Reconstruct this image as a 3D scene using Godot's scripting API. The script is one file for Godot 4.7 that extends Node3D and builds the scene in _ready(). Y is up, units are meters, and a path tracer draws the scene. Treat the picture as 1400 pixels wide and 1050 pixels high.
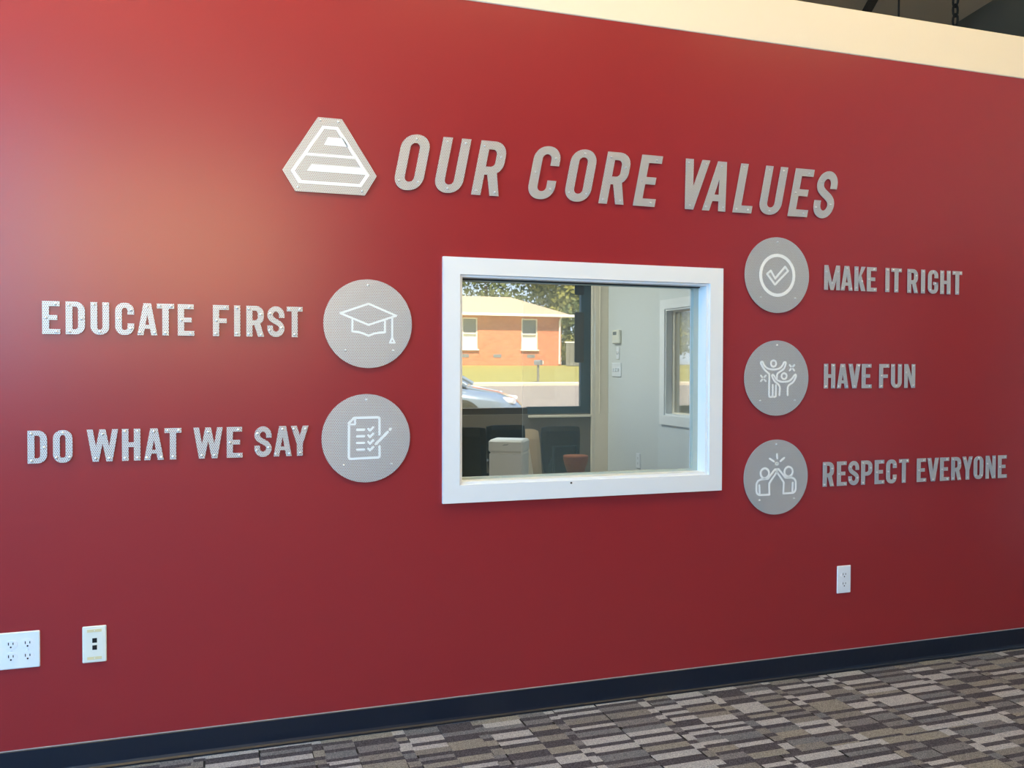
extends Node3D
# Lobby with a red value wall; an office with a street window lies behind the pass-through window.

var M := {}
var taken := {}
var rng := RandomNumberGenerator.new()


# ------------------------------------------------------------------ naming helpers
func numbered(called: String) -> String:
	if not taken.has(called):
		taken[called] = 0
		return called
	taken[called] += 1
	return "%s_%03d" % [called, taken[called]]


func thing(called: String, label: String, category: String, group := "") -> Node3D:
	var o := Node3D.new()
	o.name = numbered(called)
	add_child(o)
	tag(o, label, category, group)
	return o


func tag(o: Node, label: String, category: String, group := "") -> void:
	o.set_meta("label", label)
	o.set_meta("category", category)
	if group:
		o.set_meta("group", group)


func put(mesh: Mesh, called: String, m: Material, parent: Node = self) -> MeshInstance3D:
	var o := MeshInstance3D.new()
	o.mesh = mesh
	o.material_override = m
	o.name = numbered(called) if parent == self else called
	parent.add_child(o, true)
	return o


func struct(mesh: Mesh, called: String, m: Material, label := "", category := "", parent: Node = self) -> MeshInstance3D:
	var o := put(mesh, called, m, parent)
	if parent == self:
		o.set_meta("kind", "structure")
		if label:
			o.set_meta("label", label)
			o.set_meta("category", category)
	return o


# ------------------------------------------------------------------ geometry helpers
func start() -> SurfaceTool:
	var st := SurfaceTool.new()
	st.begin(Mesh.PRIMITIVE_TRIANGLES)
	return st


func tri(st: SurfaceTool, a: Vector3, b: Vector3, c: Vector3, n: Vector3, ua := Vector2.ZERO, ub := Vector2.ZERO, uc := Vector2.ZERO) -> void:
	var flip := (b - a).cross(c - a).dot(n) > 0.0
	st.set_normal(n)
	st.set_uv(ua)
	st.add_vertex(a)
	st.set_normal(n)
	st.set_uv(uc if flip else ub)
	st.add_vertex(c if flip else b)
	st.set_normal(n)
	st.set_uv(ub if flip else uc)
	st.add_vertex(b if flip else c)


func quad(st: SurfaceTool, a: Vector3, b: Vector3, c: Vector3, d: Vector3, n: Vector3) -> void:
	tri(st, a, b, c, n)
	tri(st, a, c, d, n)


# a box with chamfered edges
func add_box(st: SurfaceTool, c: Vector3, s: Vector3, bevel := 0.004, basis := Basis()) -> void:
	var h := s * 0.5
	var b: float = minf(bevel, minf(h.x, minf(h.y, h.z)) * 0.9)
	var axes := [Vector3(1, 0, 0), Vector3(0, 1, 0), Vector3(0, 0, 1)]
	for ax in 3:
		var u := (ax + 1) % 3
		var v := (ax + 2) % 3
		for sg in [-1.0, 1.0]:
			var n: Vector3 = axes[ax] * sg
			var p := []
			for k in [[-1, -1], [1, -1], [1, 1], [-1, 1]]:
				p.append(c + basis * (n * h[ax] + axes[u] * (k[0] * (h[u] - b)) + axes[v] * (k[1] * (h[v] - b))))
			quad(st, p[0], p[1], p[2], p[3], basis * n)
	if b <= 0.0:
		return
	for ax in 3:  # edges along ax
		var u := (ax + 1) % 3
		var v := (ax + 2) % 3
		for su in [-1.0, 1.0]:
			for sv in [-1.0, 1.0]:
				var p := []
				for e in [-1.0, 1.0]:
					var base: Vector3 = axes[ax] * (e * (h[ax] - b))
					p.append(c + basis * (base + axes[u] * (su * h[u]) + axes[v] * (sv * (h[v] - b))))
					p.append(c + basis * (base + axes[u] * (su * (h[u] - b)) + axes[v] * (sv * h[v])))
				quad(st, p[0], p[1], p[3], p[2], basis * (axes[u] * su + axes[v] * sv).normalized())
	for sx in [-1.0, 1.0]:
		for sy in [-1.0, 1.0]:
			for sz in [-1.0, 1.0]:
				var n := Vector3(sx, sy, sz)
				var q := []
				for k in 3:
					var o := (h - Vector3(b, b, b)) * n
					o[k] = h[k] * n[k]
					q.append(c + basis * o)
				tri(st, q[0], q[1], q[2], basis * n.normalized())


func box(c: Vector3, s: Vector3, bevel := 0.004, basis := Basis()) -> ArrayMesh:
	var st := start()
	add_box(st, c, s, bevel, basis)
	return st.commit()


# a tube along points, radius per point or one radius, closed ends
func add_tube(st: SurfaceTool, pts: Array, radii: Array, sides := 10) -> void:
	var rings := []
	for i in pts.size():
		var d: Vector3 = (pts[mini(i + 1, pts.size() - 1)] - pts[maxi(i - 1, 0)]).normalized()
		var up := Vector3.UP if absf(d.y) < 0.9 else Vector3.RIGHT
		var a := d.cross(up).normalized()
		var b := a.cross(d).normalized()
		var r: float = radii[mini(i, radii.size() - 1)]
		var ring := []
		for k in sides:
			var t := TAU * k / sides
			ring.append([pts[i] + (a * cos(t) + b * sin(t)) * r, a * cos(t) + b * sin(t)])
		rings.append(ring)
	for i in pts.size() - 1:
		for k in sides:
			var k2 := (k + 1) % sides
			smooth_quad(st, rings[i][k], rings[i][k2], rings[i + 1][k2], rings[i + 1][k])
	for e in [0, pts.size() - 1]:
		var n: Vector3 = (pts[0] - pts[1]).normalized() if e == 0 else (pts[e] - pts[e - 1]).normalized()
		for k in sides:
			tri(st, pts[e], rings[e][k][0], rings[e][(k + 1) % sides][0], n)


func smooth_quad(st: SurfaceTool, a: Array, b: Array, c: Array, d: Array) -> void:
	smooth_tri(st, a, b, c)
	smooth_tri(st, a, c, d)


func smooth_tri(st: SurfaceTool, a: Array, b: Array, c: Array) -> void:
	var n: Vector3 = a[1] + b[1] + c[1]
	var flip: bool = (b[0] - a[0]).cross(c[0] - a[0]).dot(n) > 0.0
	for p in ([a, c, b] if flip else [a, b, c]):
		st.set_normal(p[1])
		st.set_uv(Vector2.ZERO)
		st.add_vertex(p[0])


func tube(pts: Array, radii: Array, sides := 10) -> ArrayMesh:
	var st := start()
	add_tube(st, pts, radii, sides)
	return st.commit()


# a lathed profile round a vertical (or other) axis: points are (radius, height)
func lathe(profile: Array, sides := 20, turn := Basis(), at := Vector3.ZERO) -> ArrayMesh:
	var st := start()
	for i in profile.size() - 1:
		var p: Vector2 = profile[i]
		var q: Vector2 = profile[i + 1]
		var nn := Vector2(q.y - p.y, p.x - q.x).normalized()
		for k in sides:
			var c := []
			for e in [[p, k], [p, k + 1], [q, k + 1], [q, k]]:
				var t: float = TAU * e[1] / sides
				var pt: Vector2 = e[0]
				c.append([at + turn * Vector3(cos(t) * pt.x, pt.y, sin(t) * pt.x), turn * Vector3(cos(t) * nn.x, nn.y, sin(t) * nn.x)])
			smooth_quad(st, c[0], c[1], c[2], c[3])
	return st.commit()


# ------------------------------------------------------------------ flat outlines (millimetres)
func rect(x0: float, y0: float, x1: float, y1: float) -> PackedVector2Array:
	return PackedVector2Array([Vector2(x0, y0), Vector2(x1, y0), Vector2(x1, y1), Vector2(x0, y1)])


# rounded rectangle: radii bottom-left, bottom-right, top-right, top-left
func round_rect(x0: float, y0: float, x1: float, y1: float, r: Array) -> PackedVector2Array:
	var p := PackedVector2Array()
	var corner := [[Vector2(x0, y0), 1, 1, PI], [Vector2(x1, y0), -1, 1, 1.5 * PI], [Vector2(x1, y1), -1, -1, 0.0], [Vector2(x0, y1), 1, -1, 0.5 * PI]]
	for k in 4:
		var c: Array = corner[k]
		if r[k] <= 0.0:
			p.append(c[0])
			continue
		var mid: Vector2 = c[0] + Vector2(c[1], c[2]) * r[k]
		for j in 9:
			var t: float = c[3] + j / 8.0 * PI / 2
			p.append(mid + Vector2(cos(t), sin(t)) * r[k])
	return p


func ellipse(c: Vector2, rx: float, ry: float, n := 40) -> PackedVector2Array:
	var p := PackedVector2Array()
	for k in n:
		p.append(c + Vector2(cos(TAU * k / n) * rx, sin(TAU * k / n) * ry))
	return p


func poly(a: Array) -> PackedVector2Array:
	var p := PackedVector2Array()
	for i in range(0, a.size(), 2):
		p.append(Vector2(a[i], a[i + 1]))
	return p


# union of some outlines minus others -> list of loops (holes run clockwise)
func region(adds: Array, subs := []) -> Array:
	var loops: Array = []
	for a in adds:
		var shape: PackedVector2Array = a
		if Geometry2D.is_polygon_clockwise(shape):
			shape.reverse()
		var rest := []
		var holes := []
		for l in loops:
			if Geometry2D.is_polygon_clockwise(l):
				holes.append(l)
				continue
			var m := Geometry2D.merge_polygons(shape, l)
			var outs := []
			for q in m:
				if Geometry2D.is_polygon_clockwise(q):
					holes.append(q)
				else:
					outs.append(q)
			if outs.size() == 1:
				shape = outs[0]
			else:
				rest.append(l)
		loops = rest + [shape] + holes
	for s in subs:
		var cut: PackedVector2Array = s
		if Geometry2D.is_polygon_clockwise(cut):
			cut.reverse()
		var next := []
		for l in loops:
			if Geometry2D.is_polygon_clockwise(l):
				next.append(l)
			else:
				next.append_array(Geometry2D.clip_polygons(l, cut))
		loops = next
	return loops


# extrude loops (mm) between two depths (m); front faces carry plane coordinates as uv for the perforation
func add_plate(st: SurfaceTool, loops: Array, z0: float, z1: float, shear := 0.0, pitch := 0.0, at := Vector2.ZERO) -> void:
	var outs := []
	var holes := []
	for l in loops:
		if l.size() > 2:
			(holes if Geometry2D.is_polygon_clockwise(l) else outs).append(l)
	var pieces := outs.duplicate()
	for hole in holes:
		var lo: Vector2 = hole[0]
		var hi: Vector2 = hole[0]
		for v in hole:
			lo = Vector2(minf(lo.x, v.x), minf(lo.y, v.y))
			hi = Vector2(maxf(hi.x, v.x), maxf(hi.y, v.y))
		var x := (lo.x + hi.x) / 2 + 0.0137
		var ccw: PackedVector2Array = hole.duplicate()
		ccw.reverse()
		var next := []
		for p in pieces:
			for half in [rect(-90000, -90000, x, 90000), rect(x, -90000, 90000, 90000)]:
				for q in Geometry2D.intersect_polygons(p, half):
					if not Geometry2D.is_polygon_clockwise(q):
						for r in Geometry2D.clip_polygons(q, ccw):
							next.append(r)
		pieces = next
	var flat := func(v: Vector2, z: float) -> Vector3: return Vector3((v.x + at.x + shear * v.y) * 0.001, (v.y + at.y) * 0.001, z)
	for p in pieces:
		var idx := Geometry2D.triangulate_polygon(p)
		for i in range(0, idx.size(), 3):
			for side in [[z1, 1.0], [z0, -1.0]]:
				var v := []
				var uv := []
				for k in 3:
					var w: Vector3 = flat.call(p[idx[i + k]], side[0])
					v.append(w)
					uv.append(Vector2(w.x / pitch, w.y / pitch / sqrt(3.0)) * 1.0 if pitch > 0.0 else Vector2(w.x, w.y))
				tri(st, v[0], v[1], v[2], Vector3(0, 0, side[1]), uv[0], uv[1], uv[2])
	for l in outs + holes:
		for i in l.size():
			var a: Vector3 = flat.call(l[i], z0)
			var b: Vector3 = flat.call(l[(i + 1) % l.size()], z0)
			var d := b - a
			if d.length() < 1e-7:
				continue
			var n := Vector3(d.y, -d.x, 0).normalized()
			var c := Vector3(b.x, b.y, z1)
			var e := Vector3(a.x, a.y, z1)
			var solid := Vector2(0.5, 0.0)
			tri(st, a, b, c, n, solid, solid, solid)
			tri(st, a, c, e, n, solid, solid, solid)


func plate(loops: Array, z0: float, z1: float, shear := 0.0, pitch := 0.0, at := Vector2.ZERO) -> ArrayMesh:
	var st := start()
	add_plate(st, loops, z0, z1, shear, pitch, at)
	return st.commit()


# loops of a stroked line
func stroke(a: Array, width: float, closed := false, ends := Geometry2D.END_ROUND) -> Array:
	return Array(Geometry2D.offset_polyline(poly(a), width / 2, Geometry2D.JOIN_ROUND, Geometry2D.END_JOINED if closed else ends))


# ------------------------------------------------------------------ letter shapes
func bowl(x0: float, y0: float, x1: float, y1: float, r: float) -> PackedVector2Array:
	return round_rect(x0, y0, x1, y1, [0, r, r, 0])


func joined(a: PackedVector2Array, b: PackedVector2Array) -> PackedVector2Array:
	return Geometry2D.merge_polygons(a, b)[0]


func glyph(ch: String, w: float, h: float, s: float, a: float) -> Array:
	var ro := w * 0.47
	var ri := (w - 2 * s) * 0.5
	match ch:
		"I":
			return region([rect(0, 0, w, h)])
		"L":
			return region([rect(0, 0, s, h), rect(0, 0, w, a)])
		"E":
			return region([rect(0, 0, s, h), rect(0, 0, w, a), rect(0, h - a, w * 0.97, h), rect(0, h * 0.43, w * 0.84, h * 0.43 + a * 0.95)])
		"F":
			return region([rect(0, 0, s, h), rect(0, h - a, w, h), rect(0, h * 0.42, w * 0.86, h * 0.42 + a * 0.95)])
		"T":
			return region([rect(0, h - a, w, h), rect(w / 2 - s / 2, 0, w / 2 + s / 2, h)])
		"H":
			return region([rect(0, 0, s, h), rect(w - s, 0, w, h), rect(0, h * 0.43, w, h * 0.43 + a * 0.95)])
		"U":
			return region([round_rect(0, 0, w, h, [ro, ro, 0, 0])], [round_rect(s, a, w - s, h + 30, [ri, ri, 0, 0])])
		"O":
			return region([round_rect(0, 0, w, h, [ro, ro, ro, ro])], [round_rect(s, a, w - s, h - a, [ri, ri, ri, ri])])
		"C":
			return region([round_rect(0, 0, w, h, [ro, ro, ro, ro])], [joined(round_rect(s, a, w - s, h - a, [ri, ri, ri, ri]), rect(w * 0.5, h * 0.36, w + 30, h * 0.64))])
		"G":
			return region([round_rect(0, 0, w, h, [ro, ro, ro, ro])], [joined(round_rect(s, a, w - s, h - a, [ri, ri, ri, ri]), rect(w * 0.5, h * 0.5, w + 30, h * 0.66))]) + region([rect(w * 0.52, h * 0.37, w, h * 0.5)])
		"D":
			return region([round_rect(0, 0, w, h, [0, w * 0.5, w * 0.5, 0])], [round_rect(s, a, w - s, h - a, [0, ri * 1.1, ri * 1.1, 0])])
		"P":
			return region([bowl(0, h * 0.37, w, h, w * 0.46), rect(0, 0, s, h)], [bowl(s, h * 0.37 + a, w - s, h - a, ri * 0.95)])
		"R":
			var leg := poly([w * 0.42, h * 0.42, w * 0.42 + s, h * 0.46, w, 0, w - s, 0])
			return region([bowl(0, h * 0.38, w * 0.98, h, w * 0.46), rect(0, 0, s, h), leg], [bowl(s, h * 0.38 + a, w * 0.98 - s, h - a, ri * 0.95)])
		"A":
			var sa := s * 0.92
			var t := (w / 2 - sa) / (0.31 * w)
			return region([poly([0, 0, w, 0, w * 0.69, h, w * 0.31, h])], [poly([sa, -1, w - sa, -1, w - sa - 0.31 * w * 0.2, h * 0.2, sa + 0.31 * w * 0.2, h * 0.2]), poly([sa + 0.31 * w * 0.33, h * 0.33, w - sa - 0.31 * w * 0.33, h * 0.33, w / 2, t * h])])
		"V":
			var tv := (w / 2 - s) / (0.33 * w)
			return region([poly([0, h, w * 0.33, 0, w * 0.67, 0, w, h])], [poly([s, h + 1, w / 2, h - tv * h, w - s, h + 1])])
		"Y":
			return region([poly([0, h, s, h, w / 2 + s * 0.45, h * 0.4, w / 2 - s * 0.5, h * 0.4]), poly([w - s, h, w, h, w / 2 + s * 0.5, h * 0.4, w / 2 - s * 0.45, h * 0.4]), rect(w / 2 - s / 2, 0, w / 2 + s / 2, h * 0.42)])
		"K":
			return region([rect(0, 0, s, h), poly([s * 0.6, h * 0.27, w - s * 1.05, h, w, h, s * 0.6, h * 0.02 + h * 0.27 - a * 0.2]), poly([w * 0.36, h * 0.46, w * 0.62, h * 0.62, w, 0, w - s * 1.1, 0])])
		"N":
			return region([rect(0, 0, s * 0.92, h), rect(w - s * 0.92, 0, w, h), poly([0, h, s * 0.98, h, w, 0, w - s * 0.98, 0])])
		"M":
			var sm := s * 0.92
			return region([rect(0, 0, sm, h), rect(w - sm, 0, w, h), poly([0, h, sm * 1.05, h, w / 2 + sm * 0.42, 0, w / 2 - sm * 0.42, 0]), poly([w - sm * 1.05, h, w, h, w / 2 + sm * 0.42, 0, w / 2 - sm * 0.42, 0])])
		"W":
			var sw := s * 0.9
			var q := []
			var xs := [0.0, 0.185, 0.5 - sw / w * 0.5, 0.815 - sw / w, 1.0 - sw / w]
			for k in 4:
				var ya := h if k % 2 == 0 else 0.0
				q.append(poly([xs[k] * w, ya, xs[k] * w + sw, ya, xs[k + 1] * w + sw, h - ya, xs[k + 1] * w, h - ya]))
			return region(q)
		"S":
			var st := (s + a) / 2
			var rx := (w - st) / 2
			var ry := h * 0.2
			var pts := [w - st / 2, h - st / 2 - ry - h * 0.09]
			for j in 13:
				var t := PI * j / 12.0
				pts.append_array([w / 2 + rx * cos(t), h - st / 2 - ry + ry * sin(t)])
			var p0 := Vector2(st / 2, h - st / 2 - ry)
			var p3 := Vector2(w - st / 2, st / 2 + ry)
			for j in range(1, 12):
				var v := p0.bezier_interpolate(p0 - Vector2(0, h * 0.22), p3 + Vector2(0, h * 0.22), p3, j / 12.0)
				pts.append_array([v.x, v.y])
			for j in 13:
				var t := -PI * j / 12.0
				pts.append_array([w / 2 + rx * cos(t), st / 2 + ry + ry * sin(t)])
			pts.append_array([st / 2, st / 2 + ry + h * 0.09])
			return stroke(pts, st, false, Geometry2D.END_BUTT)
	return []


func screw_spots(ch: String) -> Array:
	match ch:
		"E": return [[0.72, 0.91], [0.2, 0.49], [0.78, 0.07]]
		"F": return [[0.78, 0.91], [0.22, 0.5], [0.18, 0.08]]
		"D": return [[0.18, 0.9], [0.83, 0.48], [0.18, 0.08]]
		"O": return [[0.5, 0.92], [0.17, 0.16], [0.83, 0.16]]
		"U": return [[0.17, 0.92], [0.83, 0.92], [0.5, 0.08]]
		"C": return [[0.83, 0.78], [0.17, 0.5], [0.83, 0.2]]
		"G": return [[0.5, 0.92], [0.72, 0.44], [0.2, 0.16]]
		"A": return [[0.5, 0.9], [0.13, 0.08], [0.87, 0.08]]
		"T": return [[0.18, 0.92], [0.82, 0.92], [0.5, 0.08]]
		"I": return [[0.5, 0.92], [0.5, 0.1]]
		"R": return [[0.15, 0.9], [0.82, 0.72], [0.15, 0.08], [0.83, 0.07]]
		"P": return [[0.15, 0.9], [0.83, 0.68], [0.15, 0.08]]
		"S": return [[0.17, 0.76], [0.83, 0.3], [0.14, 0.22]]
		"W": return [[0.5, 0.85], [0.28, 0.1], [0.72, 0.1]]
		"H": return [[0.16, 0.92], [0.84, 0.92], [0.16, 0.08], [0.84, 0.08]]
		"Y": return [[0.17, 0.9], [0.83, 0.9], [0.5, 0.1]]
		"M": return [[0.13, 0.74], [0.87, 0.74], [0.5, 0.28]]
		"K": return [[0.17, 0.88], [0.17, 0.12], [0.68, 0.4]]
		"V": return [[0.14, 0.92], [0.86, 0.92], [0.5, 0.08]]
		"N": return [[0.15, 0.65], [0.85, 0.92], [0.85, 0.1]]
		"L": return [[0.18, 0.93], [0.18, 0.07], [0.8, 0.07]]
	return []


var screw_mesh: ArrayMesh


func add_screw(parent: Node, x: float, y: float, z0: float) -> void:
	var o := put(screw_mesh, "screw", M.screw, parent)
	o.position = Vector3(x, y, z0)


const ORD := ["first", "second", "third", "fourth", "fifth", "sixth", "seventh", "eighth"]


# letters: [[char, left, width], ...] in metres on the wall; words name the words in turn
func letter_row(letters: Array, words: Array, base: float, h: float, share: Array, shear := 0.0) -> void:
	var wi := 0
	var li := 0
	for l in letters:
		var ch: String = l[0]
		var word: String = words[wi]
		var where: String = "last" if li == word.length() - 1 else ORD[li]
		var style := "tall slanted" if shear > 0.0 else "small upright"
		var t := thing("sign_letter", "%s perforated metal letter %s, %s letter of the word %s" % [style, ch, where, word], "letter", "metal letters of the wall sign")
		t.position = Vector3(l[1], base, 0)
		var hm := h * 1000.0
		var wm: float = l[2] * 1000.0
		var s := hm * float(share[0])
		var loops := glyph(ch, wm, hm, s if ch != "I" else wm, hm * float(share[1]))
		put(plate(loops, 0.005, 0.0075, shear, 0.0062), "letter_plate", M.perforated, t)
		for sp in screw_spots(ch):
			add_screw(t, (wm * sp[0] + shear * hm * sp[1]) * 0.001, h * sp[1], 0.0)
		li += 1
		if li == word.length():
			li = 0
			wi += 1


# ------------------------------------------------------------------ materials
func mat(called: String, c: Color, rough := 0.6, metal := 0.0) -> StandardMaterial3D:
	var m := StandardMaterial3D.new()
	m.resource_name = called
	m.albedo_color = c
	m.roughness = rough
	m.metallic = metal
	M[called] = m
	return m


func noise_tex(freq: float, octaves: int, ramp: Array, size := 256, normal := false, strength := 1.0, sd := 1) -> NoiseTexture2D:
	var n := FastNoiseLite.new()
	n.seed = sd
	n.noise_type = FastNoiseLite.TYPE_SIMPLEX_SMOOTH
	n.frequency = freq
	n.fractal_octaves = octaves
	var t := NoiseTexture2D.new()
	t.width = size
	t.height = size
	t.seamless = true
	t.noise = n
	if normal:
		t.as_normal_map = true
		t.bump_strength = strength
	elif ramp.size():
		var g := Gradient.new()
		g.set_color(0, ramp[0])
		g.set_color(1, ramp[1])
		t.color_ramp = g
	return t


func triplanar(m: StandardMaterial3D, scale: float) -> void:
	m.uv1_triplanar = true
	m.uv1_world_triplanar = true
	m.uv1_scale = Vector3(scale, scale, scale)


func materials() -> void:
	var m := mat("red_paint", Color(0.58, 0.16, 0.178), 0.28)
	m.normal_enabled = true
	m.normal_texture = noise_tex(0.05, 3, [], 512, true, 1.4, 3)
	m.normal_scale = 0.12
	triplanar(m, 5.0)
	mat("cream_paint", Color(0.93, 0.88, 0.8), 0.55)
	mat("white_paint", Color(0.9, 0.9, 0.89), 0.5)
	mat("office_paint", Color(0.85, 0.86, 0.86), 0.6)
	mat("taupe_paint", Color(0.42, 0.38, 0.33), 0.7)
	m = mat("cove_vinyl", Color(0.05, 0.095, 0.16), 0.4)
	m.normal_enabled = true
	m.normal_texture = noise_tex(0.03, 3, [], 256, true, 2.0, 9)
	m.normal_scale = 0.2
	triplanar(m, 3.0)
	mat("caulk", Color(0.6, 0.6, 0.63), 0.5)
	mat("window_frame_white", Color(0.93, 0.93, 0.93), 0.35)
	m = mat("glass", Color(0.8, 0.9, 0.88, 0.02), 0.02)
	m.transparency = BaseMaterial3D.TRANSPARENCY_ALPHA
	m = mat("hazed_glass", Color(0.72, 0.68, 0.55, 0.26), 0.04)  # pale warm colour in the panes imitates haze over the street view
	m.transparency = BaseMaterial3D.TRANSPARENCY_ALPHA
	mat("glass_edge", Color(0.66, 0.7, 0.67), 0.3)
	mat("head_shade", Color(0.13, 0.13, 0.13), 0.6)  # dark colour for the shadow line under the window head
	# perforated aluminium: staggered round holes cut through
	var w := 64
	var hh := 111
	var im := Image.create(w, hh, false, Image.FORMAT_RGBA8)
	var r := 0.255 * w
	for y in hh:
		for x in w:
			var d := 1e9
			for c in [[0, 0], [w, 0], [0, hh], [w, hh], [w / 2.0, hh / 2.0]]:
				d = minf(d, Vector2(x + 0.5 - c[0], y + 0.5 - c[1]).length())
			im.set_pixel(x, y, Color(1, 1, 1, clampf(0.5 + (d - r) * 0.25, 0.0, 1.0)))
	m = mat("perforated", Color(0.81, 0.81, 0.81), 0.42, 0.4)
	m.albedo_texture = ImageTexture.create_from_image(im)
	m.transparency = BaseMaterial3D.TRANSPARENCY_ALPHA_SCISSOR
	m.alpha_scissor_threshold = 0.5
	mat("screw", Color(0.88, 0.88, 0.88), 0.3, 0.6)
	mat("white_vinyl", Color(0.96, 0.96, 0.95), 0.5)
	mat("plastic_white", Color(0.92, 0.93, 0.95), 0.35)
	mat("plastic_ivory", Color(0.92, 0.91, 0.86), 0.4)
	mat("yellow_label", Color(0.9, 0.83, 0.64), 0.6)
	mat("black", Color(0.02, 0.02, 0.025), 0.5)
	mat("ceiling_grey", Color(0.76, 0.7, 0.61), 0.9)
	mat("charcoal_paint", Color(0.2, 0.2, 0.2), 0.8)
	mat("duct", Color(0.3, 0.3, 0.27), 0.6)
	mat("dark_steel", Color(0.05, 0.05, 0.05), 0.6)
	mat("teal_metal", Color(0.12, 0.22, 0.26), 0.4)
	mat("bronze_metal", Color(0.2, 0.16, 0.12), 0.5)
	mat("black_leather", Color(0.03, 0.03, 0.032), 0.7).metallic_specular = 0.25
	mat("charcoal_fabric", Color(0.17, 0.155, 0.14), 0.85).metallic_specular = 0.2
	mat("tan_fabric", Color(0.74, 0.64, 0.52), 0.85)
	mat("chrome", Color(0.7, 0.7, 0.72), 0.25, 1.0)
	m = mat("terracotta", Color(0.54, 0.26, 0.03), 0.8)
	mat("appliance_white", Color(0.9, 0.89, 0.87), 0.35)
	mat("dark_wood", Color(0.1, 0.06, 0.045), 0.4)
	mat("storefront_metal", Color(0.13, 0.14, 0.15), 0.4)
	# outdoors
	m = mat("grass", Color.WHITE, 0.95)
	m.albedo_texture = noise_tex(0.06, 4, [Color(0.5, 0.5, 0.25), Color(0.68, 0.65, 0.36)], 256, false, 1, 5)
	triplanar(m, 0.35)
	m = mat("asphalt", Color.WHITE, 0.9)
	m.albedo_texture = noise_tex(0.1, 4, [Color(0.53, 0.5, 0.47), Color(0.62, 0.59, 0.55)], 256, false, 1, 6)
	triplanar(m, 0.4)
	mat("concrete", Color(0.84, 0.8, 0.72), 0.9)
	m = mat("orange_brick", Color.WHITE, 0.9)
	m.albedo_texture = brick_image()
	triplanar(m, 0.625)
	mat("pale_roof", Color(0.72, 0.66, 0.55), 0.9)
	mat("soffit", Color(0.8, 0.76, 0.7), 0.8)
	mat("blind", Color(0.95, 0.94, 0.9), 0.7)
	mat("screen_grey", Color(0.5, 0.52, 0.53), 0.5)
	mat("grey_fence", Color(0.5, 0.5, 0.47), 0.9)
	m = mat("leaf_dark", Color(0.36, 0.41, 0.24), 0.7)
	m.backlight_enabled = true
	m.backlight = Color(0.15, 0.2, 0.05)
	m = mat("leaf_light", Color(0.5, 0.5, 0.22), 0.7)
	m.backlight_enabled = true
	m.backlight = Color(0.25, 0.28, 0.08)
	mat("bark", Color(0.25, 0.2, 0.16), 0.9)
	m = mat("car_paint", Color(0.54, 0.62, 0.7), 0.3, 0.3)
	m.clearcoat_enabled = true
	m.clearcoat = 1.0
	m.clearcoat_roughness = 0.05
	mat("car_glass", Color(0.08, 0.1, 0.12), 0.08)
	mat("rubber", Color(0.04, 0.04, 0.04), 0.8)
	mat("lens", Color(0.9, 0.92, 0.95), 0.1)
	m = mat("lamp_glow", Color(1, 0.95, 0.86), 0.5)
	m.emission_enabled = true
	m.emission = Color(1.0, 0.86, 0.66)
	m.emission_energy_multiplier = 3.0
	m = mat("panel_glow", Color(1, 1, 1), 0.5)
	m.emission_enabled = true
	m.emission = Color(0.95, 0.97, 1.0)
	m.emission_energy_multiplier = 2.0


# courses far too small to tell apart from here: fine print of the brick colour only
func brick_image() -> ImageTexture:
	var im := Image.create(256, 256, false, Image.FORMAT_RGBA8)
	var g := RandomNumberGenerator.new()
	g.seed = 11
	im.fill(Color(0.72, 0.6, 0.5))
	for row in 24:
		for k in 9:
			var v := g.randf_range(-0.05, 0.05)
			im.fill_rect(Rect2i(k * 32 - (row % 2) * 16, int(row * 10.667), 30, 9), Color(0.84 + v, 0.5 + v, 0.36 + v * 0.7))
	return ImageTexture.create_from_image(im)


# loop-pile carpet: bars of several greys laid in columns, with tufted speckle
func carpet_image(sd: int) -> ImageTexture:
	var n := 768
	var im := Image.create(n, n, false, Image.FORMAT_RGBA8)
	var g := RandomNumberGenerator.new()
	g.seed = sd
	var tones := [Color(0.25, 0.24, 0.28), Color(0.43, 0.43, 0.455), Color(0.46, 0.455, 0.46), Color(0.41, 0.42, 0.455), Color(0.62, 0.63, 0.66), Color(0.5, 0.495, 0.49)]
	var col := 0
	var widths := [0.2, 0.07, 0.23, 0.17, 0.06, 0.27]
	var x := 0
	for wshare in widths:
		var wpx := int(wshare * n)
		if col == widths.size() - 1:
			wpx = n - x
		var y := 0
		var dark := g.randf() < 0.5
		while y < n:
			var hgt: int = g.randi_range(26, 34) if dark else g.randi_range(28, 62)
			var c: Color = tones[0] if dark else tones[1 + (g.randi() % 5 if g.randf() < 0.75 else 3)]
			var ext := g.randi_range(-10, 22)
			im.fill_rect(Rect2i(x - maxi(0, -ext), y, wpx + maxi(0, ext), mini(hgt, n - y)), c)
			y += hgt
			dark = not dark if g.randf() < 0.86 else dark
		x += wpx
		col += 1
	var tuft := PackedFloat32Array()
	for k in 256 * 256:
		tuft.append(g.randf_range(-0.11, 0.11))
	for yy in n:
		for xx in n:
			var c := im.get_pixel(xx, yy)
			var v := tuft[(yy / 3) * 256 + xx / 3] + g.randf_range(-0.05, 0.05)
			im.set_pixel(xx, yy, Color(c.r + v, c.g + v, c.b + v))
	return ImageTexture.create_from_image(im)


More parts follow.
